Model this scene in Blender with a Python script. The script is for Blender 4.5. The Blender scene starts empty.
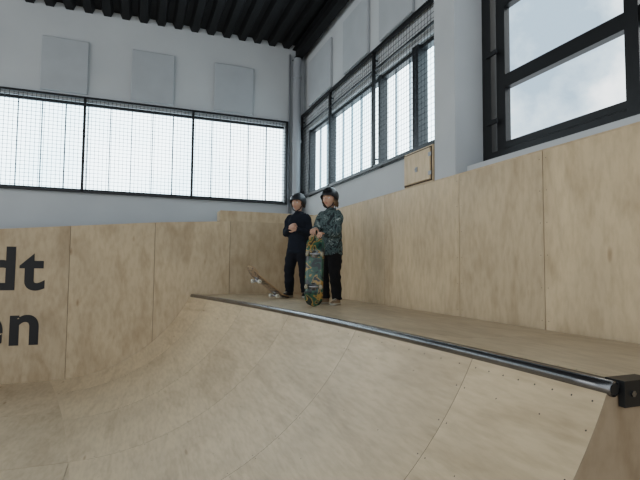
import bpy, bmesh, math, random
from mathutils import Vector, Matrix, noise
from mathutils.bvhtree import BVHTree
random.seed(7)
S=bpy.context.scene
D=bpy.data
R=math.radians

# ------------------------------------------------------------------ materials
def mat(name,col=(.5,.5,.5),rough=.6,metal=0,spec=.5):
    m=D.materials.new(name); m.use_nodes=True
    b=m.node_tree.nodes['Principled BSDF']
    b.inputs['Base Color'].default_value=(*col,1)
    b.inputs['Roughness'].default_value=rough
    b.inputs['Metallic'].default_value=metal
    b.inputs['Specular IOR Level'].default_value=spec
    return m
def nn(m,t,**k):
    n=m.node_tree.nodes.new(t)
    for a,v in k.items(): setattr(n,a,v)
    return n
def lk(m,a,b): m.node_tree.links.new(a,b)
def ramp(m,stops,interp='LINEAR'):
    r=nn(m,'ShaderNodeValToRGB'); cr=r.color_ramp; cr.interpolation=interp
    while len(cr.elements)<len(stops): cr.elements.new(.5)
    for e,(p,c) in zip(cr.elements,stops):
        e.position=p; e.color=(*c,1)
    return r
def noisy(name,c1,c2,scale=3,rough=.7,vec=(1,1,1),bump=0,detail=6,spec=.3):
    m=mat(name,c1,rough,spec=spec); b=m.node_tree.nodes['Principled BSDF']
    tc=nn(m,'ShaderNodeTexCoord'); mp=nn(m,'ShaderNodeMapping'); mp.inputs['Scale'].default_value=vec
    n=nn(m,'ShaderNodeTexNoise'); n.inputs['Scale'].default_value=scale; n.inputs['Detail'].default_value=detail
    r=ramp(m,[(.3,c1),(.7,c2)])
    lk(m,tc.outputs['Object'],mp.inputs['Vector']); lk(m,mp.outputs[0],n.inputs['Vector'])
    lk(m,n.outputs['Fac'],r.inputs['Fac']); lk(m,r.outputs['Color'],b.inputs['Base Color'])
    return m
def plywood(name,base,grain,rough=.5,spec=.35,scuff=.12,var=(.90,1.06)):
    m=mat(name,base,rough,spec=spec); b=m.node_tree.nodes['Principled BSDF']
    tc=nn(m,'ShaderNodeTexCoord')
    geo=nn(m,'ShaderNodeNewGeometry')
    sc=nn(m,'ShaderNodeVectorMath',operation='SCALE'); sc.inputs[0].default_value=(17,31,23)
    lk(m,geo.outputs['Random Per Island'],sc.inputs['Scale'])
    ad=nn(m,'ShaderNodeVectorMath',operation='ADD')
    lk(m,tc.outputs['Object'],ad.inputs[0]); lk(m,sc.outputs[0],ad.inputs[1])
    mp=nn(m,'ShaderNodeMapping'); mp.inputs['Scale'].default_value=grain
    lk(m,ad.outputs[0],mp.inputs['Vector'])
    n1=nn(m,'ShaderNodeTexNoise'); n1.inputs['Scale'].default_value=2.4; n1.inputs['Detail'].default_value=10; n1.inputs['Distortion'].default_value=1.6
    lk(m,mp.outputs[0],n1.inputs['Vector'])
    n2=nn(m,'ShaderNodeTexNoise'); n2.inputs['Scale'].default_value=22; n2.inputs['Detail'].default_value=6
    lk(m,mp.outputs[0],n2.inputs['Vector'])
    n3=nn(m,'ShaderNodeTexNoise'); n3.inputs['Scale'].default_value=1.6; n3.inputs['Detail'].default_value=6
    lk(m,ad.outputs[0],n3.inputs['Vector'])
    dk=tuple(c*k for c,k in zip(base,(.83,.80,.76))); lt=tuple(min(1,c*1.06) for c in base)
    r1=ramp(m,[(.3,dk),(.5,base),(.72,lt)]); lk(m,n1.outputs['Fac'],r1.inputs['Fac'])
    r2=ramp(m,[(.3,(.84,.82,.79)),(.6,(1,1,1))]); lk(m,n2.outputs['Fac'],r2.inputs['Fac'])
    r3=ramp(m,[(.32,(1-scuff,1-scuff*1.02,1-scuff*1.05)),(.6,(1,1,1))]); lk(m,n3.outputs['Fac'],r3.inputs['Fac'])
    v=nn(m,'ShaderNodeTexVoronoi'); v.inputs['Scale'].default_value=3.6; lk(m,mp.outputs[0],v.inputs['Vector'])
    r4=ramp(m,[(.0,(.38,.31,.24)),(.04,(.68,.60,.52)),(.085,(1,1,1))]); lk(m,v.outputs['Distance'],r4.inputs['Fac'])
    prev=r1.outputs['Color']
    for r,f in ((r2,1),(r3,1),(r4,.85)):
        x=nn(m,'ShaderNodeMix',data_type='RGBA',blend_type='MULTIPLY'); x.inputs[0].default_value=f
        lk(m,prev,x.inputs[6]); lk(m,r.outputs['Color'],x.inputs[7]); prev=x.outputs[2]
    hs=nn(m,'ShaderNodeHueSaturation'); mr=nn(m,'ShaderNodeMapRange')
    mr.inputs['To Min'].default_value=var[0]; mr.inputs['To Max'].default_value=var[1]
    lk(m,geo.outputs['Random Per Island'],mr.inputs['Value']); lk(m,mr.outputs[0],hs.inputs['Value'])
    lk(m,prev,hs.inputs['Color']); lk(m,hs.outputs['Color'],b.inputs['Base Color'])
    return m

PLYW=plywood('plywood_birch_wall',(.56,.435,.295),(1,1,.35))
PLYB=plywood('plywood_birch_back',(.50,.39,.265),(1,1,.35))
PLYR=plywood('plywood_birch_ramp',(.62,.49,.34),(1.6,.30,1.6),rough=.40,spec=.5,var=(.93,1.03))
PLYD=plywood('plywood_birch_deck',(.65,.525,.375),(1.4,.3,1),rough=.36,spec=.5)
PLYF=plywood('plywood_birch_floor',(.55,.435,.305),(1.2,.35,1),rough=.45,spec=.4,var=(.97,1.02))
DARKWOOD=mat('plywood_edge_dark',(.06,.045,.03),.9)
SEAMW=mat('plywood_seam_shadow',(.10,.075,.05),.9)
WHITE=noisy('painted_plaster',(.45,.475,.49),(.50,.525,.535),1.2,.8)
WHITE2=noisy('painted_column',(.43,.455,.47),(.49,.51,.52),1.5,.75)
PANEL=noisy('acoustic_panel_felt',(.37,.395,.415),(.40,.43,.45),4,.95)
BLACKP=mat('black_powder_coat',(.006,.007,.008),.45)
WIRE=mat('wire_galvanised_dark',(.04,.045,.05),.5,.6)
CEIL=noisy('ceiling_black_steel',(.005,.0055,.006),(.008,.009,.010),3,.6)
PIPE=mat('grey_pipe',(.28,.30,.32),.45)
STEEL=noisy('coping_steel',(.12,.12,.125),(.26,.26,.26),6,.26,(1,.2,1)); STEEL.node_tree.nodes['Principled BSDF'].inputs['Metallic'].default_value=.9
STEELD=noisy('steel_strip_dark',(.014,.014,.016),(.035,.035,.037),5,.35) 
SCREW=mat('screw_head',(.05,.045,.04),.5,.5)
INK=mat('black_lettering_paint',(.006,.006,.007),.6)
ALU=mat('glazing_seam',(.30,.36,.40),.6)

def glazing():
    m=D.materials.new('fluted_polycarbonate'); m.use_nodes=True; nt=m.node_tree; nt.nodes.clear()
    o=nn(m,'ShaderNodeOutputMaterial'); e=nn(m,'ShaderNodeEmission'); t=nn(m,'ShaderNodeBsdfTranslucent')
    t.inputs['Color'].default_value=(.35,.38,.40,1)
    tc=nn(m,'ShaderNodeTexCoord'); n=nn(m,'ShaderNodeTexNoise'); n.inputs['Scale'].default_value=.8
    lk(m,tc.outputs['Object'],n.inputs['Vector'])
    r=ramp(m,[(.3,(.66,.84,.92)),(.65,(.86,.96,1.0))]); lk(m,n.outputs['Fac'],r.inputs['Fac'])
    lk(m,r.outputs['Color'],e.inputs['Color']); e.inputs['Strength'].default_value=2.7  # daylight through the sheets is put into the material as its own glow
    a=nn(m,'ShaderNodeAddShader'); lk(m,e.outputs[0],a.inputs[0]); lk(m,t.outputs[0],a.inputs[1]); lk(m,a.outputs[0],o.inputs['Surface'])
    return m
POLY=glazing()
def glass():
    m=D.materials.new('window_glass'); m.use_nodes=True; nt=m.node_tree; nt.nodes.clear()
    o=nn(m,'ShaderNodeOutputMaterial'); t=nn(m,'ShaderNodeBsdfTransparent'); g=nn(m,'ShaderNodeBsdfGlossy'); g.inputs['Roughness'].default_value=.02
    t.inputs['Color'].default_value=(.94,.97,.97,1)
    x=nn(m,'ShaderNodeMixShader'); x.inputs[0].default_value=.04
    lk(m,t.outputs[0],x.inputs[1]); lk(m,g.outputs[0],x.inputs[2]); lk(m,x.outputs[0],o.inputs['Surface'])
    return m
GLASS=glass()

# ------------------------------------------------------------------ mesh helpers
def obj(name,verts,faces,mats,parent=None,smooth=False,fm=None):
    me=D.meshes.new(name); me.from_pydata([tuple(v) for v in verts],[],faces); me.update()
    if not isinstance(mats,(list,tuple)): mats=[mats]
    for m in mats: me.materials.append(m)
    if fm:
        for p,i in zip(me.polygons,fm): p.material_index=i
    if smooth:
        for p in me.polygons: p.use_smooth=True
    o=D.objects.new(name,me); S.collection.objects.link(o)
    if parent: o.parent=parent
    return o
class MB:
    """collects primitives into one mesh"""
    def __init__(s): s.v=[];s.f=[];s.m=[]
    def add(s,v,f,m=0):
        b=len(s.v); s.v+= [Vector(x) for x in v]; s.f+=[tuple(b+i for i in q) for q in f]; s.m+=[m]*len(f)
    def box(s,a,b,m=0,M=None):
        x0,y0,z0=a;x1,y1,z1=b
        v=[Vector(p) for p in ((x0,y0,z0),(x1,y0,z0),(x1,y1,z0),(x0,y1,z0),(x0,y0,z1),(x1,y0,z1),(x1,y1,z1),(x0,y1,z1))]
        if M: v=[M@p for p in v]
        s.add(v,[(0,3,2,1),(4,5,6,7),(0,1,5,4),(1,2,6,5),(2,3,7,6),(3,0,4,7)],m)
    def tube(s,pts,rad,seg=12,m=0,ell=None,up=None):
        pts=[Vector(p) for p in pts]; n=len(pts)
        if not isinstance(rad,(list,tuple)): rad=[rad]*n
        v=[];f=[]; prev=None
        for i,p in enumerate(pts):
            t=(pts[min(i+1,n-1)]-pts[max(i-1,0)]).normalized()
            if prev is None:
                ref=Vector(up) if up else (Vector((1,0,0)) if abs(t.x)<.9 else Vector((0,1,0)))
                a=(ref-t*ref.dot(t)).normalized()
            else: a=(prev-t*prev.dot(t)).normalized()
            prev=a; b=t.cross(a)
            e=ell or (1,1)
            for k in range(seg):
                an=2*math.pi*k/seg
                v.append(p+a*math.cos(an)*rad[i]*e[0]+b*math.sin(an)*rad[i]*e[1])
        for i in range(n-1):
            for k in range(seg):
                k2=(k+1)%seg
                f.append((i*seg+k,i*seg+k2,(i+1)*seg+k2,(i+1)*seg+k))
        f.append(tuple(range(seg))[::-1]); f.append(tuple((n-1)*seg+k for k in range(seg)))
        s.add(v,f,m)
    def ball(s,c,r,m=0,seg=14,rings=10,M=None,fn=None):
        if not isinstance(r,(list,tuple)): r=(r,r,r)
        v=[];f=[]
        for i in range(rings+1):
            th=math.pi*i/rings
            for k in range(seg):
                ph=2*math.pi*k/seg
                p=Vector((r[0]*math.sin(th)*math.cos(ph),r[1]*math.sin(th)*math.sin(ph),r[2]*math.cos(th)))
                if fn: p=fn(p)
                if M: p=M@p
                v.append(p+Vector(c))
        for i in range(rings):
            for k in range(seg):
                k2=(k+1)%seg
                f.append((i*seg+k,(i+1)*seg+k,(i+1)*seg+k2,i*seg+k2))
        s.add(v,f,m)
    def loft(s,rings,m=0,seg=24,p=2.4):
        v=[];f=[];n=len(rings)
        for cx,cy,z,rx,ry in rings:
            for k in range(seg):
                a=2*math.pi*k/seg; c,sn=math.cos(a),math.sin(a)
                v.append((cx+rx*math.copysign(abs(c)**(2/p),c),cy+ry*math.copysign(abs(sn)**(2/p),sn),z))
        for i in range(n-1):
            for k in range(seg):
                k2=(k+1)%seg; f.append((i*seg+k,i*seg+k2,(i+1)*seg+k2,(i+1)*seg+k))
        f.append(tuple(range(seg))[::-1]); f.append(tuple((n-1)*seg+k for k in range(seg)))
        s.add(v,f,m)
    def out(s,name,mats,parent=None,smooth=False,M=None):
        if M: s.v=[M@p for p in s.v]
        return obj(name,s.v,s.f,mats,parent,smooth,s.m)
def empty(name,loc=(0,0,0),rz=0,sc=1):
    e=D.objects.new(name,None); e.location=loc; e.rotation_euler=(0,0,rz); e.scale=(sc,sc,sc); e.empty_display_size=.2
    S.collection.objects.link(e); return e

# ------------------------------------------------------------------ layout constants
DECK=1.18; YB=7.70; XW=2.75; YE=1.31; CEZ=5.72; YBW=8.45; XRW=2.88; RAD=2.1
def lipX(y): 
    t=max(0,(y-1.26)/6.44); return 1.67-.85*t**1.8
ANG=math.acos(1-DECK/RAD)

# ------------------------------------------------------------------ floor
mb=MB(); mb.box((-9,-4,-.12),(3.3,9,-.012)); 
mb.out('floor',SEAMW)
mb=MB()
g=.0022
ys=[-3.9,-1.95,.49,2.05,4.49,6.05,YB]
for i in range(12):
    for j in range(len(ys)-1):
        x0=-9+1.22*i; x1=x0+1.22
        if x1>3.1: continue
        mb.box((x0+g,ys[j]+g,-.012),(x1-g,ys[j+1]-g,0))
mb.out('plywood_floor_sheets',PLYF)

# ------------------------------------------------------------------ quarter pipe
QP=empty('quarter_pipe_ramp')
def prof(y,a,off=0):
    """point on transition; a=angle from flat"""
    L=lipX(y); x0=L-RAD*math.sin(ANG)
    return Vector((x0+(RAD+off)*math.sin(a), y, RAD-(RAD+off)*math.cos(a)+.001))
seams=[YE,2.05,3.27,4.49,5.71,6.93,YB-.003]
mb=MB()
for j in range(len(seams)-1):
    y0,y1=seams[j]+.0016,seams[j+1]-.0016
    na=26;ny=5; v=[];f=[]
    for i in range(na+1):
        a=ANG*i/na
        for k in range(ny+1):
            v.append(prof(y0+(y1-y0)*k/ny,a))
    for i in range(na):
        for k in range(ny):
            q=i*(ny+1)+k; f.append((q,q+ny+1,q+ny+2,q+1))
    mb.add(v,f)
s_=mb.out('riding_surface',PLYR,QP,smooth=True)
mb=MB(); v=[];f=[];na=24;ny=26
for i in range(na+1):
    for k in range(ny+1):
        v.append(prof(YE+.002+(YB-YE-.006)*k/ny,ANG*i/na,.006))
for i in range(na):
    for k in range(ny):
        q=i*(ny+1)+k; f.append((q,q+ny+1,q+ny+2,q+1))
mb.add(v,f); mb.out('sub_layer',SEAMW,QP,smooth=True)
# side panel (near end) and its edge
v=[prof(YE,ANG*i/24,.001) for i in range(25)]
L=lipX(YE)
v+= [Vector((XW-.03,YE,DECK-.02)),Vector((XW-.03,YE,0.0))]
v2=[p+Vector((0,.02,0)) for p in v]; n=len(v)
fs=[tuple(range(n)),tuple(range(2*n-1,n-1,-1))]+[(i,i+n,(i+1)%n+n,(i+1)%n) for i in range(n)]
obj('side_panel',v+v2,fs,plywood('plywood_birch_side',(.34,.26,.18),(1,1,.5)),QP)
# deck sheets
mb=MB(); dks=[YE,2.44,3.66,4.88,6.10,YB-.005]
for j in range(len(dks)-1):
    y0,y1=dks[j]+.0015,dks[j+1]-.0015; ny=6; v=[];f=[]
    for k in range(ny+1):
        yy=y0+(y1-y0)*k/ny
        v+=[(lipX(yy)+.055,yy,DECK),(XW-.022,yy,DECK),(lipX(yy)+.055,yy,DECK-.018),(XW-.022,yy,DECK-.018)]
    for k in range(ny):
        a=k*4; f+=[(a,a+1,a+5,a+4),(a+2,a+6,a+7,a+3),(a,a+4,a+6,a+2),(a+1,a+3,a+7,a+5)]
    f+=[(0,2,3,1),(ny*4,ny*4+1,ny*4+3,ny*4+2)]
    mb.add(v,f)
mb.out('deck_boards',PLYD,QP)
mb=MB(); ny=20; v=[];f=[]
for k in range(ny+1):
    yy=YE+.03+(YB-YE-.05)*k/ny
    v+=[(lipX(yy)+.02,yy,DECK-.03),(XW-.03,yy,DECK-.03)]
for k in range(ny): f.append((2*k,2*k+1,2*k+3,2*k+2))
mb.add(v,f); mb.out('deck_frame',DARKWOOD,QP)
# coping
N=40; path=[Vector((lipX(YE-.01+(YB-YE-.03)*k/N)+.005,YE-.01+(YB-YE-.03)*k/N,DECK-.018)) for k in range(N+1)]
mb=MB(); mb.tube(path,.030,20)
c=mb.out('coping_pipe',STEEL,QP,smooth=True)
mb=MB(); p0=path[0]+Vector((0,-.004,0))
mb.tube([p0,p0+Vector((0,.003,0))],.021,18); mb.out('coping_pipe_end',BLACKP,QP)
mb=MB(); v=[];f=[]
for k in range(N+1):
    p=path[k]; v+=[(p.x+.02,p.y,DECK+.003),(p.x+.066,p.y,DECK+.003),(p.x+.066,p.y,DECK-.004),(p.x+.02,p.y,DECK-.02)]
for k in range(N):
    for q in range(4):
        f.append((k*4+q,k*4+(q+1)%4,(k+1)*4+(q+1)%4,(k+1)*4+q))
f+=[(0,3,2,1),(N*4,N*4+1,N*4+2,N*4+3)]
mb.add(v,f); mb.out('coping_flat_bar',STEELD,QP)
mb=MB(); L=lipX(YE)
mb.box((L+.035,YE-.03,DECK-.085),(L+.20,YE-.004,DECK+.004)); mb.box((L+.035,YE-.03,DECK+.004),(L+.20,YE+.05,DECK+.012))
for sx in (.075,.155):
    mb.tube([(L+sx,YE-.038,DECK-.035),(L+sx,YE-.029,DECK-.035)],.012,6,1)
mb.out('end_bracket',[BLACKP,STEEL],QP)
# screws
mb=MB()
def screw(p,nrm,r=.0040):
    nrm=nrm.normalized(); a=nrm.orthogonal().normalized(); b=nrm.cross(a)
    c=p+nrm*.0008
    mb.add([c+(a*math.cos(t)+b*math.sin(t))*r for t in [k*math.pi/4 for k in range(8)]],[tuple(range(8))])
def aN(y,a): return Vector((-math.sin(a),0,math.cos(a)))
for j,sy in enumerate(seams):
    for d in (-.03,.03):
        yy=sy+d
        if yy<YE or yy>YB-.02: continue
        for i in range(1,12): screw(prof(yy,ANG*i/12),aN(yy,ANG*i/12))
for j in range(len(seams)-1):
    for t in (1/3,2/3):
        yy=seams[j]+(seams[j+1]-seams[j])*t
        for i in range(1,12,2): screw(prof(yy,ANG*i/12),aN(yy,ANG*i/12),.0035)
    for k in range(8):
        yy=seams[j]+(seams[j+1]-seams[j])*(k+.5)/8
        screw(prof(yy,ANG*.965),aN(yy,ANG)); screw(Vector((lipX(yy)+.1,yy,DECK)),Vector((0,0,1)))
        screw(Vector((XW-.06,yy,DECK)),Vector((0,0,1)))
mb.out('screws',SCREW,QP)

# ------------------------------------------------------------------ plywood wall right
PR=empty('plywood_wall_cladding')
mb=MB(); seam=[-1.8,-.6,.2,1.45,2.65,3.62,5.03,6.37,YB+.02]
TOP=2.47
for a,b in zip(seam[:-1],seam[1:]):
    mb.box((XW,a+.003,.0),(XW+.018,b-.003,TOP))
mb.out('cladding_sheets',PLYW,PR)
mb=MB(); mb.box((XW+.02,-1.8,0),(XRW-.002,YB+.02,TOP-.01)); mb.out('cladding_battens',DARKWOOD,PR)
mb=MB(); mb.box((XW-.002,-1.8,TOP),(XRW-.002,YB+.02,TOP+.012)); mb.out('cladding_cap',PLYW,PR)
mb=MB()
for s0 in seam[1:-1]:
    for d in (-.03,.03):
        for k in range(6): screw(Vector((XW,s0+d,DECK+.06+k*.235)),Vector((-1,0,0)),.0035)
mb.out('cladding_screws',SCREW,PR)

# ------------------------------------------------------------------ plywood back wall with lettering
PB=empty('plywood_backboard')
mb=MB(); sx=[-6.64,-5.49,-4.34,-3.18,-2.03,-.88,.27,1.41,XW]
def topz(x): return 2.35 if x>1.41 else max(1.95,2.28+(x-.27)*.06 if x>.27 else 2.28+(x-.27)*.087)
for a,b in zip(sx[:-1],sx[1:]):
    za,zb=topz(a+.001),topz(b)
    a2,b2=a+.003,b-.003
    mb.add([(a2,YB,0),(b2,YB,0),(b2,YB,zb),(a2,YB,za),(a2,YB+.02,0),(b2,YB+.02,0),(b2,YB+.02,zb),(a2,YB+.02,za)],
      [(0,1,2,3),(5,4,7,6),(3,2,6,7),(0,4,5,1),(0,3,7,4),(1,5,6,2)])
mb.out('backboard_sheets',PLYB,PB)
mb=MB(); v=[]
for a,b in zip(sx[:-1],sx[1:]):
    mb.add([(a,YB+.021,0),(b,YB+.021,0),(b,YB+.021,topz(b)-.004),(a,YB+.021,topz(a)-.004)],[(0,1,2,3)])
mb.out('backboard_battens',DARKWOOD,PB)
mb=MB(); mb.box((1.25,YB+.03,2.0),(XW+.1,YB+.35,2.52)); mb.out('upper_ledge_box',PLYW,PB)
def text(name,body,right_x,z,size):
    c=D.curves.new(name,'FONT'); c.body=body; c.size=size; c.align_x='RIGHT'; c.extrude=.0015; c.offset=.025*size; c.space_character=1.10
    o=D.objects.new(name+'_tmp',c); S.collection.objects.link(o); bpy.context.view_layer.update()
    me=D.meshes.new_from_object(o.evaluated_get(bpy.context.evaluated_depsgraph_get()))
    D.objects.remove(o); me.materials.clear(); me.materials.append(INK)
    n=D.objects.new(name,me); S.collection.objects.link(n); n.location=(right_x,YB-.0025,z); n.rotation_euler=(R(90),0,0)
    return n
TX=empty('wall_lettering')
for nm,b,x,z in (('word_top','stadt',-1.20,1.285),('word_bottom','hallen',-1.20,.53)):
    text(nm,b,x,z,.82).parent=TX

# ------------------------------------------------------------------ building walls
mb=MB(); X0=-9
mb.box((X0,YBW,0),(3.3,YBW+.3,2.80)); mb.box((X0,YBW,4.24),(3.3,YBW+.3,CEZ+.2)); mb.box((2.52,YBW,2.80),(3.3,YBW+.3,4.24))
mb.out('wall_back',WHITE)
mb=MB(); XO=3.25
mb.box((XRW,4.0,0),(XO,YBW,2.88)); mb.box((XRW,4.0,4.12),(XO,YBW,CEZ+.2)); mb.box((XRW,8.15,2.88),(XO,YBW,4.12))
mb.box((XRW,-1.8,0),(XO,4.0,2.57)); mb.box((XRW,-1.8,4.9),(XO,4.0,CEZ+.2))
mb.out('wall_right',WHITE)
mb=MB(); mb.box((XW,3.67,TOP+.013),(XO+.02,4.0,CEZ)); mb.out('column_concrete',WHITE2)
# ceiling
mb=MB(); x=-9; prof2=[]
while x<3.3:
    prof2+=[(x,0),(x+.11,0),(x+.15,.09),(x+.24,.09),(x+.28,0)]; x+=.28
v=[];f=[]
for px,pz in prof2: v+=[(px,-4,CEZ+pz),(px,YBW,CEZ+pz)]
for i in range(len(prof2)-1): f.append((2*i,2*i+1,2*i+3,2*i+2))
mb.add(v,f); mb.box((-9,-4,CEZ+.1),(3.3,YBW+.3,CEZ+.2)); mb.out('ceiling',CEIL)
mb=MB()
def ibeam(a,b,w=.14,h=.22):
    a=Vector(a);b=Vector(b); d=(b-a).normalized(); s=d.cross(Vector((0,0,1)))
    M=Matrix.Translation(a)@Matrix((s,d,Vector((0,0,1)))).transposed().to_4x4(); l=(b-a).length
    mb.box((-w/2,0,-.015),(w/2,l,0),0,M); mb.box((-w/2,0,-h),(w/2,l,-h+.015),0,M); mb.box((-.006,0,-h+.015),(.006,l,-.015),0,M)
for xx in (2.72,): ibeam((xx,-4,CEZ-.002),(xx,YBW-.01,CEZ-.002))
for yy in (1.2,5.2): ibeam((-9,yy,CEZ-.002),(2.6,yy,CEZ-.002),.12,.12)
mb.out('ceiling_beams',CEIL)
# acoustic panels
for i,(a,b) in enumerate(((-1.47,-.80),(-.15,.53),(1.21,1.91),(-2.83,-2.15),(-4.2,-3.52))):
    m_=MB(); m_.box((a,YBW-.045,4.36),(b,YBW-.001,5.22)); o=m_.out('acoustic_panel' if i==0 else 'acoustic_panel.%03d'%i,PANEL)
    bv=o.modifiers.new('b','BEVEL'); bv.width=.008
for i,(a,b) in enumerate(((7.0,8.05),(5.67,6.5),(4.55,5.35))):
    m_=MB(); m_.box((XRW-.045,a,4.52),(XRW-.001,b,5.34)); o=m_.out('acoustic_panel.%03d'%(i+5),PANEL)
    bv=o.modifiers.new('b','BEVEL'); bv.width=.008
# corner pipe and conduit (run down to the floor behind the backboard)
mb=MB(); mb.tube([(2.70,8.28,-.011),(2.70,8.28,5.48)],.075,24)
for z in (2.7,3.9,5.1): mb.tube([(2.70,8.28,z),(2.70,8.28,z+.05)],.088,24); mb.box((2.68,8.28,z),(2.72,YBW-.002,z+.04))
mb.out('downpipe',PIPE,smooth=False)
mb=MB(); mb.tube([(2.595,8.42,-.011),(2.595,8.42,5.6)],.020,12); mb.out('cable_conduit',PIPE,smooth=True)

# ------------------------------------------------------------------ back strip window
W1=empty('window_1')
mb=MB(); mb.box((X0,YBW+.10,2.80),(2.52,YBW+.12,4.24)); mb.out('polycarbonate_glazing',POLY,W1)
mb=MB(); x=2.52-.33
while x>X0: mb.box((x-.007,YBW+.07,2.80),(x+.007,YBW+.1,4.24)); x-=.33
mb.out('glazing_seams',ALU,W1)
mb=MB(); mb.box((X0,YBW+.05,2.80),(2.52,YBW+.1,2.84)); mb.box((X0,YBW+.05,4.2),(2.52,YBW+.1,4.24)); mb.out('frame',BLACKP,W1)
C1=empty('ball_protection_grille')
mb=MB(); yc=YBW-.08
for z in (2.78,4.285): mb.box((X0,yc-.02,z-.018),(2.56,yc+.02,z+.018))
xp=2.54
while xp>X0:
    mb.box((xp-.018,yc-.02,2.78),(xp+.018,yc+.02,4.285))
    for z in (2.9,4.2): mb.box((xp-.01,yc,z),(xp+.01,YBW,z+.02))
    xp-=1.68
mb.out('grille_frame',BLACKP,C1)
mb=MB(); x=X0; w=.0030
while x<2.54: mb.box((x-w,yc-w,2.78),(x+w,yc+w,4.28)); x+=.06
z=2.84
while z<4.27: mb.box((X0,yc-w,z-w),(2.54,yc+w,z+w)); z+=.06
mb.out('wire_mesh',WIRE,C1)

# ------------------------------------------------------------------ right strip window
W2=empty('window_2')
mb=MB(); mb.box((XRW+.14,4.0,2.88),(XRW+.16,8.15,4.12)); mb.out('polycarbonate_glazing',POLY,W2)
mb=MB(); y=4.2
while y<8.1: mb.box((XRW+.11,y-.007,2.88),(XRW+.14,y+.007,4.12)); y+=.33
mb.out('glazing_seams',ALU,W2)
mb=MB()
for z in (2.88,4.07): mb.box((XRW+.05,4.0,z),(XRW+.13,8.15,z+.05))
for y in (8.09,7.15,5.42,4.02): mb.box((XRW+.02,y,2.88),(XRW+.13,y+.06,4.12))
mb.box((XRW+.0,4.50,2.88),(XRW+.13,4.62,4.12))
mb.out('frame',BLACKP,W2)
C2=empty('ball_protection_grille.001')
mb=MB(); xc=XRW-.06
for z in (2.90,4.42): mb.box((xc-.02,4.02,z-.02),(xc+.02,8.36,z+.02))
mb.box((xc-.012,4.02,4.16),(xc+.012,8.36,4.18))
for y in (8.34,6.95,5.45,4.04): 
    mb.box((xc-.02,y-.02,2.9),(xc+.02,y+.02,4.42))
    for z in (3.0,4.3): mb.box((xc,y-.01,z),(XRW,y+.01,z+.02))
mb.out('grille_frame',BLACKP,C2)
mb=MB(); y=4.04; w=.0018
while y<8.34: mb.box((xc-w,y-w,2.9),(xc+w,y+w,4.42)); y+=.06
z=2.96
while z<4.42: mb.box((xc-w,4.04,z-w),(xc+w,8.34,z+w)); z+=.06
mb.out('wire_mesh',WIRE,C2)

# ------------------------------------------------------------------ large window right
W3=empty('window_3'); xg=3.12
mb=MB()
mb.box((xg-.05,3.55,2.57),(xg+.06,3.67,4.90)); 
mb.box((xg-.05,-1.8,2.57),(xg+.06,3.55,2.69)); mb.box((xg-.05,-1.8,4.80),(xg+.06,3.55,4.90))
mb.box((xg-.02,3.40,2.69),(xg+.04,3.51,4.80))
mb.box((xg-.03,-1.8,2.70),(xg+.04,3.40,2.76)); mb.box((xg-.03,-1.8,3.26),(xg+.04,3.40,3.38)); mb.box((xg-.03,-1.8,4.02),(xg+.04,3.40,4.16))
for y in (2.19,.86,-.44): mb.box((xg-.045,y-.05,2.69),(xg+.05,y+.05,4.80))
for z in (2.95,3.6,4.3): mb.box((xg-.07,3.46,z),(xg-.05,3.60,z+.04))
mb.out('frame',BLACKP,W3)
mb=MB(); mb.add([(xg,-1.8,2.69),(xg,3.55,2.69),(xg,3.55,4.8),(xg,-1.8,4.8)],[(0,1,2,3)]); mb.out('glass',GLASS,W3)

# ------------------------------------------------------------------ hatch box
H=empty('wooden_hatch_box')
mb=MB(); x1=XRW-.002; x0=XW-.02
mb.box((x0+.02,4.03,TOP+.014),(x1,4.58,2.86)); o=mb.out('carcass',PLYW,H); o.modifiers.new('b','BEVEL').width=.004
mb=MB(); mb.box((x0,4.06,TOP+.04),(x0+.019,4.55,2.83)); o=mb.out('hatch_door',PLYW,H); o.modifiers.new('b','BEVEL').width=.004
mb=MB()
for a_,b_ in (((4.045,TOP+.025),(4.565,TOP+.037)),((4.045,2.833),(4.565,2.845)),((4.045,TOP+.03),(4.057,2.84)),((4.553,TOP+.03),(4.565,2.84))):
    mb.box((x0+.014,a_[0],a_[1]),(x0+.0205,b_[0],b_[1]))
mb.out('door_gap',DARKWOOD,H)
mb=MB(); mb.box((x0-.008,4.28,2.62),(x0,4.32,2.67)); mb.tube([(x0-.02,4.30,2.645),(x0-.005,4.30,2.645)],.010,10)
for z in (2.55,2.74): mb.box((x0-.005,4.03,z),(x0,4.08,z+.04))
mb.out('latch_and_hinges',PIPE,H)

# ------------------------------------------------------------------ skateboards
def graphic(name,stops,scale,base=None):
    m=mat(name,(.1,.2,.1),.35); b=m.node_tree.nodes['Principled BSDF']
    tc=nn(m,'ShaderNodeTexCoord'); n=nn(m,'ShaderNodeTexNoise'); n.inputs['Scale'].default_value=scale; n.inputs['Detail'].default_value=2; n.inputs['Distortion'].default_value=1.0
    lk(m,tc.outputs['Object'],n.inputs['Vector']); r=ramp(m,stops,'CONSTANT'); lk(m,n.outputs['Fac'],r.inputs['Fac']); lk(m,r.outputs['Color'],b.inputs['Base Color'])
    return m
GRIP=noisy('grip_tape',(.012,.012,.013),(.03,.03,.03),60,.95)
PLYE=mat('maple_edge',(.42,.27,.14),.6)
WHEEL=mat('urethane_wheel',(.62,.60,.52),.4)
WHEELD=mat('urethane_wheel_dirty',(.30,.27,.20),.5)
TRUCK=mat('cast_aluminium_truck',(.35,.35,.36),.35,.9)
G1=graphic('deck_graphic_green',[(0,(.012,.018,.018)),(.42,(.02,.06,.042)),(.5,(.035,.09,.06)),(.555,(.32,.19,.05)),(.61,(.02,.03,.028)),(.68,(.16,.20,.13))],8)
G2=graphic('deck_graphic_tan',[(0,(.12,.09,.065)),(.42,(.27,.19,.125)),(.57,(.07,.06,.055)),(.62,(.34,.26,.18))],8)
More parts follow.
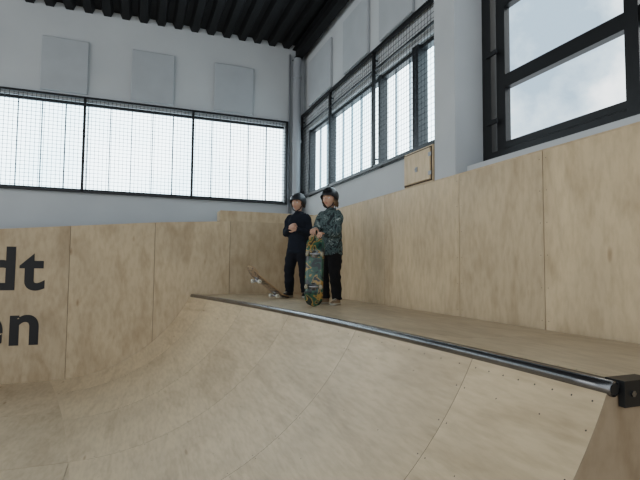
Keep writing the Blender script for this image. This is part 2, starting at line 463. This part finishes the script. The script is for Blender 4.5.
def skateboard(name,M,g,Lh=.395,Wh=.102,wh=WHEEL):
    E=empty(name); E.matrix_world=M
    def zc(x):
        t=abs(x)-.235; return 0 if t<0 else t*math.tan(R(20))*min(1,t/.05+.3)
    nx=36; v=[];f=[];fm=[]
    rows=[]
    for i in range(nx+1):
        x=-Lh+2*Lh*i/nx
        d=max(0,abs(x)-(Lh-Wh)); hw=math.sqrt(max(0,Wh*Wh-d*d)); hw=max(hw,.012)
        rows.append((x,hw))
    ny=6
    for x,hw in rows:
        for s_,dz in ((0,.006),(1,-.006)):
            for k in range(ny+1):
                yy=-hw+2*hw*k/ny; v.append((x,yy,zc(x)+dz+.012*(yy/Wh)**2))
    st=2*(ny+1)
    for i in range(nx):
        for k in range(ny):
            a=i*st+k; f.append((a,a+st,a+st+1,a+1)); fm.append(0)
            a=i*st+ny+1+k; f.append((a,a+1,a+st+1,a+st)); fm.append(1)
        a=i*st; f.append((a,a+ny+1,a+st+ny+1,a+st)); fm.append(2)
        a=i*st+ny; f.append((a,a+st,a+st+ny+1,a+ny+1)); fm.append(2)
    f.append(tuple(list(range(0,ny+1))+[2*ny+1-k for k in range(ny+1)])); fm.append(2)
    a=nx*st; f.append(tuple([a+ny-k for k in range(ny+1)]+[a+ny+1+k for k in range(ny+1)])); fm.append(2)
    o=obj('deck',v,f,[GRIP,g,PLYE],E,True,fm)
    for e in (-1,1):
        m_=MB(); x=e*.18
        m_.box((x-.04,-.028,-.016),(x+.04,.028,-.006)); m_.tube([(x+e*.02,0,-.012),(x,0,-.045)],[.018,.014],12)
        m_.tube([(x,-.062,-.046),(x,-.03,-.046),(x,0,-.04),(x,.03,-.046),(x,.062,-.046)],[.009,.012,.018,.012,.009],12)
        m_.tube([(x,-.098,-.046),(x,.098,-.046)],.004,8)
        m_.out('truck_%d'%(1 if e<0 else 2),TRUCK,E,True)
        m_=MB()
        for s_ in (-1,1):
            yc_=s_*.080
            m_.tube([(x,yc_-.016,-.046),(x,yc_-.012,-.046),(x,yc_+.012,-.046),(x,yc_+.016,-.046)],[.021,.0265,.0265,.021],20)
            m_.tube([(x,yc_+s_*.0162,-.046),(x,yc_+s_*.019,-.046)],.009,12,1)
        m_.out('wheels_%d'%(1 if e<0 else 2),[wh,TRUCK],E)
    return E

# ------------------------------------------------------------------ people
SKIN=noisy('skin',(.46,.28,.20),(.52,.32,.24),12,.55)
LIP=mat('lips',(.42,.17,.14),.5); EYEW=mat('eye_white',(.75,.73,.70),.3); IRIS=mat('iris',(.05,.035,.025),.2)
HELM=mat('helmet_black',(.008,.008,.010),.36); HELM2=mat('helmet_charcoal',(.020,.023,.028),.4); STRAP=mat('strap_black',(.02,.02,.02),.8)
HAIRB=noisy('hair_dark_blond',(.09,.055,.03),(.19,.12,.065),30,.6); HAIRD=noisy('hair_brown',(.04,.025,.015),(.07,.045,.025),30,.6)
NAVY=noisy('sweatshirt_navy',(.007,.011,.018),(.012,.018,.028),8,.9); 
PANTS=noisy('trousers_dark',(.007,.009,.014),(.012,.014,.020),8,.9)
PANTSB=noisy('trousers_black',(.006,.006,.007),(.011,.011,.012),8,.9)
CAMO=graphic('jacket_camouflage',[(0,(.012,.018,.021)),(.40,(.06,.09,.09)),(.50,(.016,.024,.027)),(.545,(.14,.18,.175)),(.60,(.03,.05,.054)),(.66,(.24,.28,.26))],10)
CAMO.node_tree.nodes['Principled BSDF'].inputs['Roughness'].default_value=.85
SHOE1=mat('shoe_black_suede',(.015,.015,.017),.85); SHOE2=mat('shoe_tan_suede',(.26,.18,.11),.85); SOLE=mat('rubber_sole',(.45,.42,.36),.6)
def hand(parent,name,wrist,d,pn,side,curls,spread=.06,thumb_curl=35,sc=1.0):
    """d: finger direction, pn: direction the palm faces, side=+1 thumb on d x pn side"""
    d=Vector(d).normalized(); pn=Vector(pn); pn=(pn-d*pn.dot(d)).normalized(); t=d.cross(pn)*side
    M=Matrix.Translation(Vector(wrist))@Matrix((t,d,pn)).transposed().to_4x4()@Matrix.Scale(sc,4)
    m_=MB()
    m_.tube([(0,-.035,0),(0,0,0),(.002,.03,.001),(0,.06,0),(0,.078,0)],[.021,.023,.033,.035,.030],14,0,(1,.42),(1,0,0))
    Ls=((.030,.019,.015),(.034,.022,.016),(.031,.020,.015),(.024,.015,.013))
    for i in range(4):
        x=.027-.018*i; p=Vector((x,.066,0)); ang=0; pts=[p.copy()-Vector((0,.02,0)),p.copy()]
        sp=spread*(1.5-i)
        for j in range(3):
            ang+=R(curls[j]); l=Ls[i][j]
            p=p+Vector((math.sin(sp)*math.cos(ang),math.cos(sp)*math.cos(ang),math.sin(ang)))*l; pts.append(p.copy())
        m_.tube(pts,[.0078,.0082,.0076,.0070,.0056],10)
        m_.ball(pts[-1],.0056,0,8,6)
    p=Vector((.022,.016,.004)); tp=[p.copy()]
    dirs=[Vector((.75,.62,.25)),Vector((.48,.82,.30+thumb_curl/100)),Vector((.15,.9,.35+thumb_curl/70))]
    for dd,l in zip(dirs,(.034,.026,.020)): p=p+dd.normalized()*l; tp.append(p.copy())
    m_.tube(tp,[.0125,.0105,.0088,.0066],10); m_.ball(tp[-1],.0066,0,8,6)
    o=m_.out(name,SKIN,parent,True,M)
    rm=o.modifiers.new('r','REMESH'); rm.mode='VOXEL'; rm.voxel_size=.0026; rm.use_smooth_shade=True
    return o
def person(name,loc,rz,sc,J,cols,hands,hair,headrot,shoecol,helm,seed=0):
    E=empty(name,loc,rz,sc)
    top,pant=cols
    parts=[]
    def part(fn,mi):
        b=MB(); fn(b); parts.append((b,mi))
    def torso(b):
        b.loft([(0,.005,.590,.144,.104),(0,.005,.62,.154,.112),(0,.005,.70,.152,.112),(0,.004,.80,.142,.104),(0,.0,.92,.145,.106),(0,.0,1.02,.150,.104),(0,.004,1.085,.140,.090),(0,.008,1.115,.105,.074),(0,.008,1.14,.062,.058),(0,.004,1.155,.050,.050)])
    part(torso,0)
    for s_ in ('L','R'):
        sh,el,wr=[Vector(J[k+s_]) for k in ('sh','el','wr')]
        inn=Vector((sh.x*.45,sh.y,sh.z+.005))
        m1=sh.lerp(el,.5); m2=el.lerp(wr,.5)
        part(lambda b:b.tube([inn,sh.lerp(inn,.15),sh.lerp(el,.18),m1,el.lerp(sh,.12),el.lerp(wr,.12),m2,wr.lerp(el,.12),wr],[.050,.056,.059,.053,.049,.049,.044,.039,.035],16),0)
        hp,kn,an=[Vector(J[k+s_]) for k in ('hp','kn','an')]
        part(lambda b:b.tube([hp+Vector((0,0,.06)),hp,hp.lerp(kn,.3),hp.lerp(kn,.7),kn,kn.lerp(an,.3),kn.lerp(an,.7),an.lerp(kn,.06),an+Vector((0,-.004,-.015))],[.076,.088,.087,.077,.070,.067,.062,.060,.064],18),1)
    part(lambda b:b.loft([(0,.004,.58,.10,.085),(0,.004,.66,.134,.100),(0,.004,.74,.128,.094)]),1)
    part(lambda b:b.tube([(0,.006,1.10),(0,.004,1.16),(0,-.004,1.21)],[.045,.042,.041],16),2)
    allv=MB()
    for b,mi in parts: allv.add(b.v,b.f,mi)
    o=allv.out('body',[top,pant,SKIN],E,True)
    rm=o.modifiers.new('r','REMESH'); rm.mode='VOXEL'; rm.voxel_size=.011; rm.use_smooth_shade=True
    sm=o.modifiers.new('s','SMOOTH'); sm.iterations=4; sm.factor=.5
    bpy.context.view_layer.update()
    me=D.meshes.new_from_object(o.evaluated_get(bpy.context.evaluated_depsgraph_get()))
    trees=[(BVHTree.FromPolygons([tuple(v) for v in b.v],b.f),mi) for b,mi in parts]
    me.materials.clear()
    for m_ in (top,pant,SKIN): me.materials.append(m_)
    for p in me.polygons:
        c=p.center; best=9;bm=0
        for tr,mi in trees:
            r=tr.find_nearest(c)
            if r[0] is not None and r[3]-(.006 if mi==0 else 0)<best: best=r[3]-(.006 if mi==0 else 0); bm=mi
        if bm==2 and c.z<1.145: bm=0
        if bm==0 and c.z>1.165: bm=2
        if bm==0 and c.z<.59 and abs(c.x)<.13 and c.y>-.13: bm=1
        p.material_index=bm; p.use_smooth=True
    for v in me.vertices:
        c=v.co; n=noise.noise(Vector((c.x*15+seed,c.y*15,c.z*14)))*.010+noise.noise(Vector((c.x*9+c.z*14,c.y*9+seed,c.z*20)))*.008
        if c.z>1.10: n*=max(.08,1-(c.z-1.10)*14)
        v.co=c+v.normal*n
    o.modifiers.clear(); o.data=me
    m_=MB()
    m_.loft([(0,.005,.587,.147,.107),(0,.005,.593,.156,.114),(0,.005,.622,.156,.114),(0,.005,.630,.149,.108)])
    for s_ in ('L','R'):
        el,wr=Vector(J['el'+s_]),Vector(J['wr'+s_]); dd=(wr-el).normalized()
        m_.tube([wr-dd*.03,wr-dd*.022,wr+dd*.004,wr+dd*.008],[.034,.038,.037,.028],16)
    m_.out('hem_and_cuffs',top,E,True)
    m_=MB(); v=[]
    pts=[Vector((.056*math.cos(a),.010+.056*math.sin(a),1.140+.016*math.sin(a))) for a in [k*math.pi/12 for k in range(25)]]
    m_.tube(pts,.011,10); 
    m_.tube([(-.075,.06,1.13),(-.04,.095,1.115),(0,.103,1.10),(.04,.095,1.115),(.075,.06,1.13)],[.014,.028,.032,.028,.014],12)
    m_.out('collar_and_hood',top,E,True)
    # shoes
    for s_ in ('L','R'):
        an=Vector(J['an'+s_]); yaw=J['ft'+s_]; tilt=J.get('tilt'+s_,0)
        M=Matrix.Translation((an.x,an.y,an.z-.075))@Matrix.Rotation(R(yaw),4,'Z')@Matrix.Rotation(R(tilt),4,'X')
        m_=MB()
        def outl(y):
            t=(y+.165)/.225; return .012+.036*math.sin(math.pi*min(1,max(0,t))**.75)**.6 if 0<t<1 else .012
        segs=10
        v=[];f=[]
        ys_=[-.165+.225*i/14 for i in range(15)]
        for y_ in ys_:
            w_=outl(y_); h_=.045+.045*max(0,min(1,(y_+.09)/.09)) if y_>-.09 else .045-.012*((-.09-y_)/.075)**2
            for k in range(segs):
                a=math.pi*k/(segs-1); v.append((w_*math.cos(a),y_,.018+(h_-.018)*math.sin(a)**.8))
        for i in range(14):
            for k in range(segs-1): q=i*segs+k; f.append((q,q+1,q+segs+1,q+segs))
        f.append(tuple(range(segs))); f.append(tuple(14*segs+k for k in range(segs))[::-1])
        m_.add(v,f,0)
        o1=[(outl(y_)+.004,y_) for y_ in ys_]; loop=[(x_,y_) for x_,y_ in o1]+[(-x_,y_) for x_,y_ in reversed(o1)]
        nL=len(loop)
        m_.add([(x_,y_,0) for x_,y_ in loop]+[(x_,y_,.022) for x_,y_ in loop],[tuple(range(nL))[::-1],tuple(range(nL,2*nL))]+[(i,(i+1)%nL,(i+1)%nL+nL,i+nL) for i in range(nL)],1)
        for k in range(4):
            y_=-.085+.018*k; m_.tube([(-.022,y_,.052+.011*k),(0,y_,.060+.012*k),(.022,y_,.052+.011*k)],.0035,6,1)
        m_.out('shoe_'+s_,[shoecol,SOLE],E,True,M)
    for s_ in ('L','R'):
        h=hands[s_]; hand(E,'hand_'+s_,h[0],h[1],h[2],h[3],h[4])
    # head
    HM=Matrix.Translation((0,-.018,1.275))@Matrix.Rotation(R(headrot[1]),4,'Z')@Matrix.Rotation(R(headrot[0]),4,'X')@Matrix.Scale(1.06,4)
    m_=MB(); rx,ry,rz_=.072,.088,.106
    def g(x,z,cx,cz,s1,s2): return math.exp(-((x-cx)/s1)**2-((z-cz)/s2)**2)
    def fn(p):
        x,y,z=p
        if z<0:
            k=-z/rz_; x*=1-.30*k**1.6; 
            if y>0: y*=1-.35*k
        if y<0:
            f_=min(1,-y/ry*1.6)
            y-=f_*(.020*g(x,z,0,-.022,.012,.020)+.010*g(x,z,0,.0,.008,.025)-.009*g(x,z,.029,.004,.016,.013)-.009*g(x,z,-.029,.004,.016,.013)
               +.004*g(x,z,0,.030,.05,.012)+.006*g(x,z,0,-.052,.020,.010)+.008*g(x,z,0,-.090,.022,.018)+.004*g(x,z,.035,-.03,.02,.02)+.004*g(x,z,-.035,-.03,.02,.02))
        return Vector((x,y,z))
    m_.ball((0,0,0),(rx,ry,rz_),0,56,44,None,fn)
    for s_ in (-1,1):
        m_.ball((s_*.029,-.0715,.004),(.0115,.010,.0085),1,12,8)
        m_.ball((s_*.029,-.0802,.004),(.0048,.003,.0048),2,10,6)
        m_.tube([(s_*.014,-.086,.021),(s_*.029,-.084,.025),(s_*.043,-.074,.021)],[.003,.0035,.002],8,4)
        m_.tube([(s_*.071,.0,.014),(s_*.081,.012,.020),(s_*.084,.022,.008),(s_*.081,.018,-.012),(s_*.073,.004,-.026)],[.005,.006,.006,.006,.005],8,0)
        m_.ball((s_*.072,.010,-.004),(.006,.012,.016),0,10,8)
        m_.ball((s_*.007,-.100,-.031),(.005,.005,.004),0,8,6)
    m_.tube([(-.020,-.081,-.053),(-.008,-.0905,-.050),(0,-.092,-.052),(.008,-.0905,-.050),(.020,-.081,-.053)],[.001,.0038,.0034,.0038,.001],8,3)
    m_.tube([(-.018,-.081,-.056),(0,-.0915,-.060),(.018,-.081,-.056)],[.001,.0045,.001],8,3)
    m_.out('head',[SKIN,EYEW,IRIS,LIP,hair[0]],E,True,HM)
    # helmet: round skate helmet covering brow, temples and nape
    m_=MB(); v=[];f=[];sg=48;rg=16
    HA=(.100,.120,.108); HB=(.092,.112,.100)
    def edge(a):
        s0=math.sin(a)
        if s0<-.75: return .036
        if s0<-.2: return .036-(s0+.75)/.55*.046
        if s0<.4: return -.010-(s0+.2)/.6*.012
        return -.022-(s0-.4)/.6*.026
    for shell,(ax,ay,az) in enumerate((HA,HB)):
        for i in range(rg+1):
            for k in range(sg):
                a=2*math.pi*k/sg; zl=edge(a)-.022
                thm=math.acos(max(-.9,min(.9,zl/az))); th=thm*i/rg
                v.append((ax*math.sin(th)*math.cos(a),.004+ay*math.sin(th)*math.sin(a),.022+az*math.cos(th)))
    n1=(rg+1)*sg
    for sh_ in (0,1):
        for i in range(rg):
            for k in range(sg):
                k2=(k+1)%sg; q=(sh_*n1+i*sg+k,sh_*n1+(i+1)*sg+k,sh_*n1+(i+1)*sg+k2,sh_*n1+i*sg+k2); f.append(q if sh_==0 else q[::-1])
    for k in range(sg):
        k2=(k+1)%sg; f.append((rg*sg+k,n1+rg*sg+k,n1+rg*sg+k2,rg*sg+k2))
    m_.add(v,f,0)
    for (x_,y_) in ((.04,-.075),(-.04,-.075),(.0,-.088),(.045,.065),(-.045,.065),(.0,.08)):
        z_=.022+HA[2]*math.sqrt(max(0,1-(x_/HA[0])**2-((y_-.004)/HA[1])**2))
        m_.ball((x_,y_,z_-.003),(.008,.018,.008),1,10,6)
    rim=[]
    for k in range(49):
        a=2*math.pi*k/48; zl=edge(a)-.022; s0=math.sin(math.acos(max(-.9,min(.9,zl/.108))))
        rim.append((.097*s0*math.cos(a),.004+.117*s0*math.sin(a),.022+zl))
    m_.tube(rim,.005,8,1)
    for s_ in (-1,1):
        m_.tube([(s_*.088,-.03,.0),(s_*.077,-.028,-.035),(s_*.052,-.045,-.085),(0,-.058,-.110)],.0045,8,1,(1.6,.5))
        m_.tube([(s_*.090,.035,-.015),(s_*.080,.005,-.032),(s_*.070,-.030,-.055)],.004,8,1,(1.6,.5))
    m_.out('helmet',[helm,STRAP],E,True,HM)
    # hair
    m_=MB(); rr=random.Random(seed+3)
    nst,ln=hair[1],hair[2]
    for i in range(nst):
        a=R(-18)+R(216)*i/(nst-1)
        for lay in (0,1):
            aa=a+rr.uniform(-.06,.06); L_=ln*rr.uniform(.75,1.1)*(1 if lay else .85)
            r0=1.0-.05*lay
            pts=[]
            for j in range(6):
                t=j/5; wv=.007*math.sin(t*9+i*1.3+lay)*t
                fl=.96+ .24*t*(ln/.15)
                pts.append((.074*math.cos(aa)*fl*r0+wv,.006+.090*math.sin(aa)*fl*r0+wv*.6,.012-L_*t))
            m_.tube(pts,[.008,.010,.012,.012,.009,.003],8)
    m_.out('hair',hair[0],E,True,HM)
    return E

# Child A : far, navy sweatshirt, hands together at the chest
JA=dict(shL=(.125,.0,1.075),elL=(.180,-.02,.845),wrL=(.055,-.180,.90),
        shR=(-.125,.0,1.075),elR=(-.180,-.02,.845),wrR=(-.05,-.180,.93),
        hpL=(.072,.0,.64),knL=(.095,-.025,.365),anL=(.105,.02,.080),ftL=22,
        hpR=(-.072,.0,.64),knR=(-.098,-.065,.370),anR=(-.110,-.025,.080),ftR=-20)
hA=dict(L=(Vector((.050,-.186,.902)),(-.75,-.35,.35),(-.25,.9,-.1),1,(35,45,30)),
        R=(Vector((-.045,-.188,.932)),(.75,-.35,.15),(.25,.9,-.1),-1,(35,45,30)))
PA=(2.215,6.66,DECK)
person('child_skateboarder',PA,R(-42),1.08,JA,(NAVY,PANTS),hA,(HAIRD,16,.07),(4,-8),SHOE1,HELM2,1)
# Child B : nearer, camouflage jacket, holding a board upright
JB=dict(shL=(.125,-.005,1.075),elL=(.170,-.09,.84),wrL=(.075,-.225,.83),
        shR=(-.125,-.005,1.075),elR=(-.160,-.10,.86),wrR=(-.045,-.235,.90),
        hpL=(.072,.0,.64),knL=(.090,-.03,.365),anL=(.095,.02,.080),ftL=14,
        hpR=(-.072,.0,.64),knR=(-.085,-.02,.365),anR=(-.095,.03,.080),ftR=-16)
hB=dict(L=(Vector((.075,-.232,.832)),(.0,-1,.02),(0,-.05,-1),-1,(48,50,30)),
        R=(Vector((-.043,-.243,.898)),(.25,-.9,-.35),(0.1,-.35,-.9),1,(35,40,25)))
PBp=(2.14,5.24,DECK)
person('child_skateboarder.001',PBp,R(-58),.980,JB,(CAMO,PANTSB),hB,(HAIRB,20,.115),(6,6),SHOE2,HELM,9)

# board B : upright on its tail, underside towards the hall
up=Vector((.05,.06,1)).normalized()
bn=Vector((.42,.90,0)); bn=(bn-up*bn.dot(up)).normalized()
yy=bn.cross(up)
M=Matrix((up,yy,bn)).transposed().to_4x4(); M.translation=Vector((1.85,4.985,DECK+.397))
skateboard('skateboard.001',M,G1,wh=WHEELD)
# board A : resting on tail and rear wheels, nose up
hd=Vector((-.937,-.348,0)).normalized(); pit=R(34)
xa=(hd*math.cos(pit)+Vector((0,0,math.sin(pit)))); yv=Vector((0,0,1)).cross(hd).normalized(); za=xa.cross(yv)
M=Matrix((xa,yv,za)).transposed().to_4x4(); M.translation=Vector((1.685,6.40,DECK+.179))
skateboard('skateboard',M,G2)

# ------------------------------------------------------------------ world and light
w_=D.worlds.new('sky'); S.world=w_; w_.use_nodes=True; nt=w_.node_tree; nt.nodes.clear()
class W: node_tree=nt
o=nn(W,'ShaderNodeOutputWorld'); bg=nn(W,'ShaderNodeBackground'); tc=nn(W,'ShaderNodeTexCoord')
n=nn(W,'ShaderNodeTexNoise'); n.inputs['Scale'].default_value=4.2; n.inputs['Detail'].default_value=7; n.inputs['Roughness'].default_value=.55
lk(W,tc.outputs['Generated'],n.inputs['Vector'])
r=ramp(W,[(.38,(.36,.45,.54)),(.47,(.56,.65,.72)),(.56,(.96,.98,1.0))]); lk(W,n.outputs['Fac'],r.inputs['Fac'])
lk(W,r.outputs['Color'],bg.inputs['Color']); bg.inputs['Strength'].default_value=1.75; lk(W,bg.outputs[0],o.inputs['Surface'])
sd=D.lights.new('sun','SUN'); sd.energy=3.0; sd.angle=R(40); sd.color=(1,.96,.90)
so=D.objects.new('sun',sd); S.collection.objects.link(so)
so.rotation_euler=Vector((.80,-.05,.60)).to_track_quat('Z','Y').to_euler()
def area(name,loc,target,sx_,sy_,e,col):
    l=D.lights.new(name,'AREA'); l.shape='RECTANGLE'; l.size=sx_; l.size_y=sy_; l.energy=e; l.color=col
    o=D.objects.new(name,l); S.collection.objects.link(o); o.location=loc
    o.rotation_euler=(Vector(target)-Vector(loc)).to_track_quat('-Z','Y').to_euler()
area('hall_fill_left',(-8.5,2.5,4.0),(2,4,1.5),9,3,170,(1,.97,.92))  # added fill lamp on the open, unseen left side; no window is built there

# ------------------------------------------------------------------ camera
cd=D.cameras.new('camera'); cd.lens=27; cd.sensor_width=36; cam=D.objects.new('camera',cd); S.collection.objects.link(cam)
Mc=Matrix.Rotation(R(-21),4,'Z')@Matrix.Rotation(R(90+3.4),4,'X')@Matrix.Rotation(R(.5),4,'Z')
Mc.translation=Vector((0,0,1.6)); cam.matrix_world=Mc; S.camera=cam
S.view_settings.view_transform='Filmic'
try: S.view_settings.look='Medium High Contrast'
except Exception: pass
